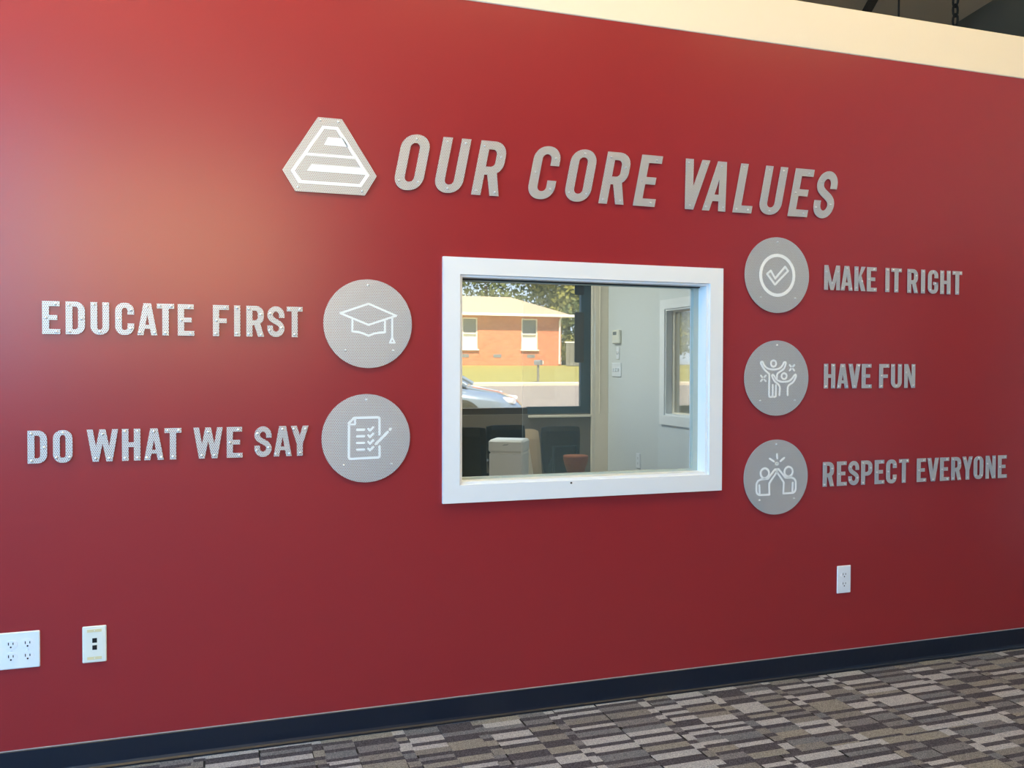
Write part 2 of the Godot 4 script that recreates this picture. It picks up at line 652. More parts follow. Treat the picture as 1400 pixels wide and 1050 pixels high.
# ------------------------------------------------------------------ build
func _ready() -> void:
	rng.seed = 7
	# camera
	var cam := Camera3D.new()
	cam.name = "camera"
	cam.fov = rad_to_deg(2.0 * atan(525.0 / 1209.12))
	add_child(cam)
	cam.transform = Transform3D(Basis(Vector3.UP, -0.328176) * Basis(Vector3.RIGHT, -0.0199487) * Basis(Vector3.BACK, 0.0028039), Vector3(0, 1.2775, 3.06))
	cam.current = true
	# sky and sun
	var env := Environment.new()
	env.background_mode = Environment.BG_SKY
	var sky := Sky.new()
	var sm := ProceduralSkyMaterial.new()
	sm.sky_top_color = Color(0.45, 0.62, 0.86)
	sm.sky_horizon_color = Color(0.86, 0.92, 0.97)
	sm.ground_bottom_color = Color(0.5, 0.48, 0.42)
	sm.ground_horizon_color = Color(0.7, 0.68, 0.62)
	sky.sky_material = sm
	env.sky = sky
	env.background_energy_multiplier = 2.6
	env.tonemap_mode = Environment.TONE_MAPPER_LINEAR
	env.tonemap_exposure = 0.97
	env.sdfgi_enabled = true
	env.ssao_enabled = true
	env.ssil_enabled = true
	var we := WorldEnvironment.new()
	we.name = "world_environment"
	we.environment = env
	add_child(we)
	var sun := DirectionalLight3D.new()
	sun.name = "sun"
	sun.light_energy = 5.2
	sun.light_color = Color(1.0, 0.93, 0.8)
	sun.light_angular_distance = 0.6
	sun.shadow_enabled = true
	sun.rotation_degrees = Vector3(-56, -20, 0)
	add_child(sun)
	# daylight at the lobby windows outside the frame: sunlit street behind the camera, open sky on the left
	window_light("storefront_street_light", Vector2(2.6, 1.3), Color(1.0, 0.84, 0.54), 11.5, Vector3(-0.5, 2.55, 6.3), Vector3(0.12, 0, 0))
	window_light("storefront_sky_light", Vector2(1.7, 2.4), Color(0.46, 0.79, 1.0), 10.0, Vector3(-2.35, 2.4, 6.3), Vector3(-0.25, 0, 0))
	window_light("side_window_sky_light", Vector2(4.0, 2.0), Color(0.33, 0.73, 1.0), 45.0, Vector3(-4.8, 2.0, 3.2), Vector3(0, -PI / 2, 0))

	materials()
	screw_mesh = lathe([Vector2(0.0016, 0.0), Vector2(0.0016, 0.0075), Vector2(0.0042, 0.0078), Vector2(0.0038, 0.0098), Vector2(0.002, 0.0112), Vector2(0.0, 0.0115)], 12, Basis(Vector3.RIGHT, PI / 2))
	print("structure")
	build_structure()
	print("sign")
	build_sign()
	build_plates()
	print("office")
	build_office()
	print("street")
	build_street()
	print("done")


func window_light(called: String, size: Vector2, c: Color, energy: float, at: Vector3, turn: Vector3) -> void:
	var day := AreaLight3D.new()
	day.name = called
	day.area_size = size
	day.light_color = c
	day.light_energy = energy
	day.shadow_enabled = true
	day.position = at
	day.rotation = turn
	add_child(day)


func wall_z(called: String, loops: Array, z0: float, z1: float, m: Material, label: String) -> MeshInstance3D:
	return struct(plate(loops, z0, z1), called, m, label, "wall")


# a wall across x, drawn in (z, y): local x runs along world -z
func wall_x(called: String, loops: Array, x0: float, x1: float, m: Material, label: String) -> MeshInstance3D:
	var o := struct(plate(loops, x0, x1), called, m, label, "wall")
	o.transform = Transform3D(Basis(Vector3(0, 0, -1), Vector3(0, 1, 0), Vector3(1, 0, 0)), Vector3.ZERO)
	return o


func build_structure() -> void:
	# red feature wall with the pass-through opening
	var hole := rect(842, 852, 1858, 1606)
	wall_z("wall_front", region([rect(-5000, 0, 7000, 2581)], [hole]), -0.06, 0.0, M.red_paint, "glossy dark red painted feature wall carrying the metal sign")
	wall_z("wall_office_front", region([rect(-5000, 0, 7000, 2581)], [hole]), -0.12, -0.06, M.office_paint, "white office side of the red feature wall")
	var band := struct(box(Vector3(1.0, 2.674, -0.058), Vector3(12.0, 0.187, 0.124), 0.003), "trim_1", M.cream_paint, "cream painted band along the top of the red wall", "trim")
	band.set_meta("kind", "structure")
	# cove base: top lip, face and toe
	var bb := struct(box(Vector3(1.0, 0.0445, 0.004), Vector3(12.0, 0.083, 0.008), 0.002), "baseboard_front", M.cove_vinyl, "dark navy vinyl cove baseboard under the red wall", "baseboard")
	put(box(Vector3(1.0, 0.0865, 0.0025), Vector3(12.0, 0.0025, 0.005), 0.0008), "caulk_line", M.caulk, bb)
	var toe := start()
	var prof := [Vector2(0.008, 0.016), Vector2(0.010, 0.008), Vector2(0.016, 0.0035), Vector2(0.024, 0.002)]
	for i in 3:
		var n := Vector3(0, prof[i + 1].x - prof[i].x, prof[i].y - prof[i + 1].y).normalized()
		quad(toe, Vector3(-5, prof[i].y, prof[i].x), Vector3(7, prof[i].y, prof[i].x), Vector3(7, prof[i + 1].y, prof[i + 1].x), Vector3(-5, prof[i + 1].y, prof[i + 1].x), n)
	put(toe.commit(), "toe", M.cove_vinyl, bb)
	# floor slab and carpet tiles
	var fl := struct(box(Vector3(1.0, -0.06, 1.44), Vector3(12.6, 0.1, 10.6), 0.0), "floor", M.ceiling_grey, "concrete floor slab under grey striped carpet tiles", "floor")
	var tile := 0.61
	var variants := []
	for k in 3:
		var cm := mat("carpet_%d" % k, Color.WHITE, 0.95)
		cm.albedo_texture = carpet_image(20 + k)
		var st := start()
		add_box(st, Vector3.ZERO, Vector3(tile - 0.0008, 0.01, tile - 0.0008), 0.001)
		var mdt := MeshDataTool.new()
		mdt.create_from_surface(st.commit(), 0)
		for v in mdt.get_vertex_count():
			var p := mdt.get_vertex(v)
			mdt.set_vertex_uv(v, Vector2(p.x / tile + 0.5, p.z / tile + 0.5))
		var am := ArrayMesh.new()
		mdt.commit_to_surface(am)
		variants.append([am, cm])
	var count := 0
	for iz in 5:
		for ix in 14:
			var v: Array = variants[(ix * 2 + iz * 1 + (ix * iz) % 3) % 3]
			var o := put(v[0], "carpet_tile", v[1], fl)
			o.position = Vector3(-2.6 + ix * tile, -0.005, 0.305 + iz * tile)
			if (ix + iz) % 2 == 1:
				o.rotation.y = PI
			count += 1
	var rest := start()
	add_box(rest, Vector3(1.0, -0.005, 4.88), Vector3(12.4, 0.01, 3.64), 0.0)
	add_box(rest, Vector3(-3.95, -0.005, 1.525), Vector3(2.08, 0.01, 3.05), 0.0)
	add_box(rest, Vector3(6.42, -0.005, 1.525), Vector3(1.14, 0.01, 3.05), 0.0)
	var rc := put(rest.commit(), "carpet", variants[0][1], fl)
	rc.set_meta("kind", "stuff")
	# ceiling deck over everything
	struct(box(Vector3(1.0, 4.1, 1.44), Vector3(12.8, 0.2, 10.8), 0.0), "ceiling", M.ceiling_grey, "dark grey open ceiling deck above the partition", "ceiling")
	# the rest of the lobby shell
	wall_x("wall_left", region([rect(-6600, 0, 120, 4000)], [rect(-5300, 900, -1100, 3100)]), -5.2, -5.0, M.office_paint, "pale lobby wall on the window side")
	wall_x("wall_right", region([rect(-6600, 0, 0, 4000)], [rect(-2520, 0, -1560, 2090)]), 5.2, 5.35, M.office_paint, "pale lobby wall with a dark wooden door")
	var door := struct(box(Vector3(5.30, 1.045, 2.04), Vector3(0.05, 2.08, 0.95), 0.003), "door_1", M.dark_wood, "dark wooden door in the pale lobby wall", "door")
	put(tube([Vector3(5.27, 1.0, 1.66), Vector3(5.22, 1.0, 1.66), Vector3(5.22, 1.0, 1.78)], [0.009], 8), "door_handle", M.chrome, door)
	wall_z("wall_back", region([rect(-5000, 0, 5200, 4000)], [rect(-3250, 1000, 1250, 3850)]), 6.5, 6.7, M.charcoal_paint, "charcoal storefront wall with a tall window")
	var wf := struct(plate(region([rect(-3250, 1000, 1250, 3850)], [rect(-3190, 1060, 1190, 3790)]), 6.52, 6.62), "window_1", M.storefront_metal, "tall storefront window with dark metal frame", "window")
	for x in [-1.7, -0.2]:
		put(box(Vector3(x, 2.425, 6.57), Vector3(0.05, 2.73, 0.09), 0.003), "mullion", M.storefront_metal, wf)
	var px := [-3.19, -1.725, -1.675, -0.225, -0.175, 1.19]
	for k in 3:
		put(box(Vector3((px[2 * k] + px[2 * k + 1]) / 2, 2.425, 6.57), Vector3(px[2 * k + 1] - px[2 * k], 2.73, 0.006), 0.0), "pane", M.glass, wf)
	var lw := struct(plate(region([rect(-5300, 900, -1100, 3100)], [rect(-5240, 960, -1160, 3040)]), -5.12, -5.02), "window_6", M.storefront_metal, "wide side window of the lobby with dark metal frame", "window")
	lw.transform = Transform3D(Basis(Vector3(0, 0, -1), Vector3(0, 1, 0), Vector3(1, 0, 0)), Vector3.ZERO)
	for z in [-3.9, -2.5]:
		put(box(Vector3(z, 2.0, -5.07), Vector3(0.05, 2.08, 0.09), 0.003), "mullion", M.storefront_metal, lw)
	var lx := [-5.24, -3.925, -3.875, -2.525, -2.475, -1.16]
	for k in 3:
		put(box(Vector3((lx[2 * k] + lx[2 * k + 1]) / 2, 2.0, -5.07), Vector3(lx[2 * k + 1] - lx[2 * k], 2.08, 0.006), 0.0), "pane", M.glass, lw)
	# lobby ceiling lamps out of frame
	ceiling_lamp(Vector3(-0.7, 3.25, 0.9), 1.45, "warm linear ceiling lamp above the EDUCATE letters")
	ceiling_lamp(Vector3(1.3, 3.4, 1.3), 0.55, "warm linear ceiling lamp above the CORE letters")
	ceiling_lamp(Vector3(3.3, 3.4, 1.3), 0.7, "warm linear ceiling lamp above the RIGHT letters")


func ceiling_lamp(at: Vector3, energy: float, label: String) -> void:
	var t := thing("ceiling_lamp", label, "lamp", "lobby ceiling lamps")
	t.position = at
	put(box(Vector3(0, 0.04, 0), Vector3(1.25, 0.07, 0.2), 0.006), "housing", M.window_frame_white, t)
	put(box(Vector3(0, 0.0, 0), Vector3(1.2, 0.012, 0.16), 0.003), "diffuser", M.lamp_glow, t)
	for x in [-0.5, 0.5]:
		put(tube([Vector3(x, 0.07, 0), Vector3(x, 4.0 - at.y, 0)], [0.004], 6), "cable", M.dark_steel, t)
	var l := AreaLight3D.new()
	l.name = "lamp_light"
	l.area_size = Vector2(1.2, 0.16)
	l.light_energy = energy
	l.light_color = Color(1.0, 0.93, 0.68)
	l.shadow_enabled = true
	l.position = Vector3(0, -0.012, 0)
	l.rotation.x = -PI / 2
	t.add_child(l)
	var up: AreaLight3D = l.duplicate()
	up.name = "lamp_uplight"
	up.position = Vector3(0, 0.09, 0)
	up.rotation.x = PI / 2
	up.light_energy = energy * 8.0
	t.add_child(up)
	put(box(Vector3(0, 0.078, 0), Vector3(1.2, 0.01, 0.16), 0.003), "upper_diffuser", M.lamp_glow, t)


# ------------------------------------------------------------------ the sign
func build_sign() -> void:
	var small := [0.19, 0.155]
	letter_row([["E", -0.4923, 0.0505], ["D", -0.4269, 0.0545], ["U", -0.3565, 0.0535], ["C", -0.2856, 0.0552], ["A", -0.2212, 0.0592], ["T", -0.1632, 0.0518], ["E", -0.1007, 0.0503], ["F", 0.0067, 0.0502], ["I", 0.0729, 0.0195], ["R", 0.1115, 0.0568], ["S", 0.1786, 0.0553], ["T", 0.2414, 0.0517]],
		["EDUCATE", "FIRST"], 1.3735, 0.1022, small)
	letter_row([["D", -0.5353, 0.0542], ["O", -0.4647, 0.0545], ["W", -0.3697, 0.0905], ["H", -0.2682, 0.0542], ["A", -0.2032, 0.0585], ["T", -0.1425, 0.0515], ["W", -0.0546, 0.0905], ["E", 0.0484, 0.0500], ["S", 0.136, 0.0552], ["A", 0.1975, 0.0592], ["Y", 0.2541, 0.0585]],
		["DO", "WHAT", "WE", "SAY"], 0.9735, 0.1017, small)
	letter_row([["M", 2.403, 0.0777], ["A", 2.4859, 0.0589], ["K", 2.5547, 0.056], ["E", 2.6184, 0.0503], ["I", 2.7153, 0.0199], ["T", 2.7456, 0.054], ["R", 2.8311, 0.0566], ["I", 2.9048, 0.0205], ["G", 2.9422, 0.0552], ["H", 3.0097, 0.0556], ["T", 3.0773, 0.0522]],
		["MAKE", "IT", "RIGHT"], 1.598, 0.1024, small)
	letter_row([["H", 2.4061, 0.0556], ["A", 2.4712, 0.0575], ["V", 2.5294, 0.0605], ["E", 2.5971, 0.0505], ["F", 2.6878, 0.0515], ["U", 2.7501, 0.056], ["N", 2.8204, 0.0575]],
		["HAVE", "FUN"], 1.1895, 0.1025, small)
	letter_row([["R", 2.4052, 0.0562], ["E", 2.476, 0.0495], ["S", 2.5337, 0.0545], ["P", 2.5998, 0.0565], ["E", 2.6698, 0.0501], ["C", 2.7303, 0.0546], ["T", 2.7979, 0.0515], ["E", 2.8941, 0.0504], ["V", 2.9511, 0.062], ["E", 3.0212, 0.0508], ["R", 3.0837, 0.0555], ["Y", 3.146, 0.0575], ["O", 3.2106, 0.0540], ["N", 3.2795, 0.0565], ["E", 3.3509, 0.0510]],
		["RESPECT", "EVERYONE"], 0.781, 0.1025, small)
	letter_row([["O", 0.5985, 0.1025], ["U", 0.7425, 0.1025], ["R", 0.8829, 0.1035], ["C", 1.092, 0.104], ["O", 1.2375, 0.104], ["R", 1.3807, 0.1035], ["E", 1.524, 0.0915], ["V", 1.7125, 0.108], ["A", 1.8239, 0.1045], ["L", 1.9618, 0.086], ["U", 2.0785, 0.104], ["E", 2.22, 0.0935], ["S", 2.336, 0.099]],
		["OUR", "CORE", "VALUES"], 1.8915, 0.196, [0.175, 0.15], 0.2)
	logo()
	for a in [[0.515, 1.423, "cap", "round perforated metal sign with a white graduation cap"], [0.5084, 1.0276, "list", "round perforated metal sign with a white checklist and pencil"], [2.1735, 1.6498, "tick", "round perforated metal sign with a white circled check mark"], [2.1752, 1.2329, "fun", "round perforated metal sign with two white cheering figures"], [2.1764, 0.83, "respect", "round perforated metal sign with two white high-fiving figures"]]:
		disc(a[0], a[1], a[2], a[3])


func logo() -> void:
	var t := thing("logo_sign", "six-sided perforated metal emblem sign with white stripes", "sign")
	t.position = Vector3(0.386, 1.99, 0)
	var mm := func(a: Array) -> PackedVector2Array:
		var p := PackedVector2Array()
		for i in range(0, a.size(), 2):
			p.append(Vector2((a[i] - 0.386) * 1000.0, (a[i + 1] - 1.99) * 1000.0))
		return p
	put(plate(region([mm.call([0.3450, 2.1165, 0.4260, 2.1165, 0.5444, 1.932, 0.5030, 1.8633, 0.2700, 1.8633, 0.228, 1.932])]), 0.005, 0.0075, 0.0, 0.0062), "emblem_plate", M.perforated, t)
	put(plate(region([mm.call([0.3602, 2.0892, 0.4121, 2.0892, 0.5195, 1.9325, 0.4907, 1.8908, 0.2811, 1.8908, 0.2552, 1.931])], [mm.call([0.3658, 2.079, 0.4056, 2.079, 0.5051, 1.9327, 0.4839, 1.901, 0.2902, 1.901, 0.2688, 1.931])]), 0.0075, 0.0083), "outline", M.white_vinyl, t)
	for s in [[0.3784, 2.0524, 0.4290, 2.0524, 0.4480, 2.0246, 0.3643, 2.0246], [0.3115, 1.9945, 0.4660, 1.9945, 0.4720, 1.9848, 0.3033, 1.9848], [0.3239, 1.9574, 0.4920, 1.9574, 0.5080, 1.9339, 0.3087, 1.9339]]:
		put(plate(region([mm.call(s)]), 0.0075, 0.0083), "stripe", M.white_vinyl, t)
	for s in [[0.3533, 2.1069], [0.4141, 2.1069], [0.2797, 1.8780], [0.4946, 1.8780]]:
		add_screw(t, s[0] - 0.386, s[1] - 1.99, 0.0)


func icon(parent: Node, called: String, list: Array, width: float, cx: float, cy: float, rx: float, ry: float, closed := false) -> void:
	var pts := []
	for i in range(0, list.size(), 2):
		pts.append_array([(list[i] - cx) / rx * 152.8, -(list[i + 1] - cy) / ry * 152.8])
	put(plate(stroke(pts, width, closed), 0.0075, 0.0083), called, M.white_vinyl, parent)


func ring_pts(cx: float, cy: float, rx: float, ry: float) -> Array:
	var p := []
	for k in 32:
		p.append_array([cx + rx * cos(TAU * k / 32), cy + ry * sin(TAU * k / 32)])
	return p


func smooth(list: Array) -> Array:
	var c := Curve2D.new()
	var n := list.size() / 2
	for i in n:
		var p := Vector2(list[2 * i], list[2 * i + 1])
		var a := Vector2(list[2 * maxi(i - 1, 0)], list[2 * maxi(i - 1, 0) + 1])
		var b := Vector2(list[2 * mini(i + 1, n - 1)], list[2 * mini(i + 1, n - 1) + 1])
		var d := (b - a).normalized()
		c.add_point(p, -d * (p - a).length() * 0.33, d * (b - p).length() * 0.33)
	var out := []
	for v in c.tessellate(4, 4):
		out.append_array([v.x, v.y])
	return out


func disc(x: float, y: float, kind: String, label: String) -> void:
	var t := thing("icon_sign", label, "sign", "round icon signs")
	t.position = Vector3(x, y, 0)
	put(plate([ellipse(Vector2.ZERO, 152.8, 152.8, 96)], 0.005, 0.0075, 0.0, 0.0062), "disc_plate", M.perforated, t)
	for s in [[0.0, 0.87], [-0.51, -0.6], [0.57, -0.6]]:
		add_screw(t, s[0] * 0.1528, s[1] * 0.1528, 0.0)
	match kind:
		"cap":
			var v := [543.0, 545.0, 448.0, 453.0]
			icon(t, "cap_board", [262, 443, 545, 340, 828, 457, 545, 556], 7.2, v[0], v[1], v[2], v[3], true)
			icon(t, "cap_band", [383, 500, 381, 626, 450, 632, 500, 648, 545, 667, 595, 646, 650, 634, 712, 630, 712, 512], 7.2, v[0], v[1], v[2], v[3])
			icon(t, "tassel_cord", [787, 478, 787, 672], 6.6, v[0], v[1], v[2], v[3])
			icon(t, "tassel", [787, 680, 763, 735, 812, 735], 6.6, v[0], v[1], v[2], v[3], true)
		"list":
			var v := [523.0, 515.0, 450.0, 453.0]
			icon(t, "sheet_outline", [656, 478, 656, 316, 650, 305, 640, 302, 398, 304, 346, 356, 344, 705, 350, 718, 362, 722, 642, 716, 654, 710, 657, 698, 656, 602], 8.2, v[0], v[1], v[2], v[3])
			icon(t, "folded_corner", [407, 312, 407, 370, 356, 370], 7.0, v[0], v[1], v[2], v[3])
			for k in 4:
				var yy: float = [427.0, 493.0, 561.0, 630.0][k]
				icon(t, "text_line", [428, yy, 500, yy], 8.0, v[0], v[1], v[2], v[3])
				icon(t, "check_mark", [541, yy - 8, 558, yy + 10, 592, yy - 24], 8.0, v[0], v[1], v[2], v[3])
			icon(t, "pencil", [622, 574, 740, 456], 9.5, v[0], v[1], v[2], v[3])
			icon(t, "pencil_tip", [613, 583, 640, 556], 4.5, v[0], v[1], v[2], v[3])
			icon(t, "pencil_end", [764, 430, 770, 424], 9.5, v[0], v[1], v[2], v[3])
		"tick":
			var v := [488.0, 534.0, 355.0, 419.0]
			icon(t, "ring", ring_pts(488, 536, 184, 221), 13.0, v[0], v[1], v[2], v[3], true)
			icon(t, "check_mark", [374, 525, 415, 487, 464, 572, 572, 437, 606, 482, 462, 640], 8.5, v[0], v[1], v[2], v[3], true)
		"fun":
			var v := [507.0, 517.0, 371.0, 432.0]
			var f := func(called: String, list: Array, closed := false) -> void: icon(t, called, list, 7.6, v[0], v[1], v[2], v[3], closed)
			f.call("tall_figure_head", ring_pts(467, 350, 30, 36), true)
			f.call("short_figure_head", ring_pts(591, 495, 30, 34), true)
			f.call("tall_figure_arms", smooth([420, 470, 362, 418, 322, 350, 325, 334, 342, 332, 358, 368, 392, 402, 440, 417, 500, 416, 548, 398, 575, 365, 588, 338, 604, 334, 610, 350, 588, 408, 540, 444, 512, 470, 508, 520]))
			f.call("tall_figure_body", [420, 470, 418, 718, 425, 732, 438, 734, 460, 730, 482, 734, 496, 726, 497, 598])
			f.call("tall_figure_leg_line", [460, 595, 460, 722])
			f.call("short_figure_arms", smooth([538, 715, 538, 612, 476, 545, 450, 490, 458, 480, 472, 488, 500, 530, 545, 556, 595, 560, 650, 550, 690, 516, 715, 482, 730, 482, 730, 502, 700, 560, 640, 612, 634, 715]))
			for c in [[682, 398], [350, 520]]:
				for q in [[-1, -1], [1, -1], [1, 1], [-1, 1]]:
					f.call("sparkle", [c[0] + q[0] * 12, c[1] + q[1] * 14, c[0] + q[0] * 28, c[1] + q[1] * 32])
		"respect":
			var v := [520.0, 540.0, 382.0, 448.0]
			var f := func(called: String, list: Array, closed := false) -> void: icon(t, called, list, 8.2, v[0], v[1], v[2], v[3], closed)
			f.call("figure_head", ring_pts(383, 488, 50, 58), true)
			f.call("figure_head", ring_pts(668, 482, 50, 58), true)
			f.call("figure_body", [440, 745, 436, 612, 527, 480, 516, 448, 500, 450, 420, 556, 340, 560, 305, 575, 286, 612, 286, 700, 296, 728, 322, 746], true)
			f.call("figure_body", [606, 740, 612, 608, 527, 480, 534, 448, 550, 447, 630, 552, 706, 554, 740, 570, 757, 604, 757, 692, 746, 722, 722, 740], true)
			f.call("arm_line", [320, 628, 324, 722])
			f.call("arm_line", [720, 616, 717, 716])
			f.call("burst_dot", [525, 380, 529, 380])
			icon(t, "burst_dot", [524, 380, 530, 380], 15.0, v[0], v[1], v[2], v[3])
			f.call("burst_ray", [527, 266, 530, 318])
			f.call("burst_ray", [440, 316, 490, 352])
			f.call("burst_ray", [614, 314, 570, 352])


# ------------------------------------------------------------------ wall plates
func receptacle(t: Node3D, x: float, y: float, z: float) -> void:
	var face := put(plate(region([ellipse(Vector2(x * 1000, y * 1000), 17.2, 14.4, 28)]), z, z + 0.0012), "socket_face", M.plastic_white, t)
	for s in [[-6.3, 3.2, 1.3, 4.4], [6.3, 3.2, 1.3, 3.6]]:
		put(plate([rect(x * 1000 + s[0] - s[2], y * 1000 + s[1] - s[3], x * 1000 + s[0] + s[2], y * 1000 + s[1] + s[3])], z + 0.0011, z + 0.0015), "slot", M.black, face)
	put(plate([ellipse(Vector2(x * 1000, y * 1000 - 7.5), 2.6, 2.8, 16)], z + 0.0011, z + 0.0015), "ground_hole", M.black, face)


func cover(w: float, h: float, m: Material, t: Node3D) -> void:
	put(box(Vector3(0, 0, 0.0028), Vector3(w, h, 0.0056), 0.0026), "cover_plate", m, t)


func build_plates() -> void:
	var q := thing("quad_outlet", "white double-gang wall outlet with four sockets", "outlet")
	q.position = Vector3(-0.5625, 0.3975, 0)
	cover(0.114, 0.114, M.plastic_white, q)
	for x in [-0.023, 0.023]:
		for y in [-0.0195, 0.0195]:
			receptacle(q, x, y, 0.0056)
		put(lathe([Vector2(0.003, 0), Vector2(0.0026, 0.001), Vector2(0, 0.0012)], 12, Basis(Vector3.RIGHT, PI / 2), Vector3(x, 0, 0.0056)), "plate_screw", M.plastic_white, q)
	var d := thing("data_plate", "ivory data wall plate with two black jacks", "wall plate")
	d.position = Vector3(-0.3515, 0.3955, 0)
	cover(0.07, 0.116, M.plastic_ivory, d)
	put(box(Vector3(0, 0, 0.0058), Vector3(0.054, 0.1, 0.001), 0.0004), "raised_panel", M.plastic_ivory, d)
	for y in [-0.01, 0.0125]:
		put(box(Vector3(0.0005, y, 0.0062), Vector3(0.0135, 0.0145, 0.0012), 0.0003), "jack", M.black, d)
	for y in [-0.0435, 0.0435]:
		var l := put(box(Vector3(0, y, 0.0063), Vector3(0.042, 0.009, 0.0006), 0.0002), "label_strip", M.yellow_label, d)
		put(lathe([Vector2(0.002, 0), Vector2(0.0018, 0.0008), Vector2(0, 0.001)], 10, Basis(Vector3.RIGHT, PI / 2), Vector3(0, y, 0.0065)), "plate_screw", M.plastic_ivory, l)
	var o := thing("duplex_outlet", "white single-gang wall outlet with two sockets below the RESPECT letters", "outlet")
	o.position = Vector3(2.5185, 0.3855, 0)
	cover(0.07, 0.116, M.plastic_white, o)
	for y in [-0.0195, 0.0195]:
		receptacle(o, 0, y, 0.0056)


# ------------------------------------------------------------------ pass-through window and the office behind it
const FZ := -3.6


func build_office() -> void:
	var w := struct(plate(region([rect(779, 788, 1917, 1666)], [rect(841, 852, 1859, 1605)]), 0.0, 0.016), "window_2", M.window_frame_white, "white framed pass-through window in the red wall", "window")
	put(plate(region([rect(842, 852, 1858, 1606)], [rect(852, 862, 1848, 1596)]), -0.12, 0.004), "jamb_lining", M.window_frame_white, w)
	put(plate(region([rect(852, 862, 1848, 1596)], [rect(858, 870, 1826, 1589)]), -0.075, -0.055), "glass_channel", M.glass_edge, w)
	put(plate(region([rect(852, 1592, 1848, 1598)]), -0.055, -0.045), "shade_strip", M.head_shade, w)  # dark strip stands in for the shadow along the top reveal
	put(box(Vector3(1.125, 1.2295, -0.062), Vector3(0.55, 0.727, 0.006), 0.0), "sliding_pane", M.glass, w)
	put(box(Vector3(1.478, 1.2295, -0.071), Vector3(0.74, 0.727, 0.006), 0.0), "sliding_pane", M.glass, w)
	put(lathe([Vector2(0.004, 0), Vector2(0.0035, 0.0015), Vector2(0, 0.002)], 10, Basis(Vector3.RIGHT, PI / 2), Vector3(1.271, 0.8435, 0.016)), "screw", M.bronze_metal, w)

	# office shell
	struct(box(Vector3(1.75, -0.006, -1.86), Vector3(9.4, 0.012, 3.48), 0.0), "floor_office", M.taupe_paint, "taupe office floor beyond the red wall", "floor")
	struct(box(Vector3(1.75, 2.72, -1.86), Vector3(9.4, 0.06, 3.48), 0.0), "ceiling_office", M.office_paint, "white office ceiling beyond the red wall", "ceiling")
	wall_z("wall_far", region([rect(-3000, 0, 6600, 4000)], [rect(1200, 895, 2949, 2010), rect(3420, 895, 5200, 2010)]), FZ - 0.15, FZ, M.taupe_paint, "taupe outer wall of the office under the street window")
	wall_x("wall_office_left", region([rect(120, 0, 3600, 2700)]), 0.2, 0.3, M.office_paint, "white end wall of the office")
	wall_x("wall_side", region([rect(120, 0, 3600, 2700)], [rect(1700, 930, 2602, 1690)]), 3.097, 3.2, M.office_paint, "white side wall of the office with thermostat and inner window")
	wall_x("wall_annex", region([rect(-120, 0, 3750, 4000)]), 6.5, 6.65, M.office_paint, "white end wall of the room next door")
	wall_x("wall_office_outer", region([rect(-120, 0, 3750, 4000)]), -3.15, -3.0, M.office_paint, "white end wall behind the office")
	var post := struct(box(Vector3(3.023, 1.35, FZ + 0.012), Vector3(0.148, 2.7, 0.024), 0.003), "trim_2", M.cream_paint, "pale vertical trim board between street window and side wall", "trim")
	put(box(Vector3(3.02, 1.6, FZ + 0.026), Vector3(0.012, 1.42, 0.006), 0.002), "bead", M.cream_paint, post)
	# street window of the office: fixed light and teal sash
	var sw := struct(plate(region([rect(1200, 895, 2949, 2010)], [rect(1260, 945, 2889, 1945)]), FZ - 0.1, FZ - 0.02), "window_3", M.bronze_metal, "street window of the office with bronze and teal metal frame", "window")
	put(plate(region([poly([2403, 896, 2948, 896, 2948, 2008, 2403, 2008, 2403, 1948, 2864, 1948, 2864, 953, 2403, 953])]), FZ - 0.045, FZ - 0.005), "sash_frame", M.teal_metal, sw)
	put(box(Vector3(2.0745, 1.445, FZ - 0.07), Vector3(1.63, 1.0, 0.006), 0.0), "pane", M.hazed_glass, sw)
	put(box(Vector3(2.676, 0.876, FZ + 0.012), Vector3(0.546, 0.02, 0.024), 0.003), "sill_bead", M.cream_paint, sw)
	for s in [[1.515, 0.41, 1], [1.93, 0.14, 2]]:
		var c := plate(region([round_rect(-40, -s[1] * 500, 40, s[1] * 500, [12, 12, 12, 12])]), -0.004, 0.004)
		var o := put(c, "hanging_placard", M.dark_steel if s[2] == 2 else M.bronze_metal)
		o.position = Vector3(2.842, s[0], FZ + 0.008)
		tag(o, "dark rounded placard hanging in the street window, %s" % ["lower and longer one", "upper and shorter one"][s[2] - 1], "placard", "placards in the street window")
	# window in the side wall
	var iw := struct(plate(region([rect(1632, 862, 2670, 1758)], [rect(1700, 930, 2602, 1690)]), 3.081, 3.097), "window_4", M.window_frame_white, "white framed inner window in the office side wall", "window")
	iw.transform = Transform3D(Basis(Vector3(0, 0, -1), Vector3(0, 1, 0), Vector3(1, 0, 0)), Vector3.ZERO)
	put(plate(region([rect(1700, 930, 2602, 1690)], [rect(1712, 942, 2590, 1678)]), 3.09, 3.2), "jamb_lining", M.window_frame_white, iw)
	put(plate(region([rect(1712, 942, 2590, 1678)], [rect(1740, 952, 2560, 1668)]), 3.14, 3.165), "sash_frame", M.cream_paint, iw)
	put(plate(region([rect(1740, 952, 2560, 1668)]), 3.15, 3.155), "pane", M.hazed_glass, iw)
	var aw := struct(plate(region([rect(3420, 895, 5200, 2010)], [rect(3480, 945, 5140, 1945)]), FZ - 0.1, FZ - 0.02), "window_5", M.bronze_metal, "street window of the room next door", "window")
	put(box(Vector3(4.31, 1.445, FZ - 0.07), Vector3(1.66, 1.0, 0.006), 0.0), "pane", M.hazed_glass, aw)
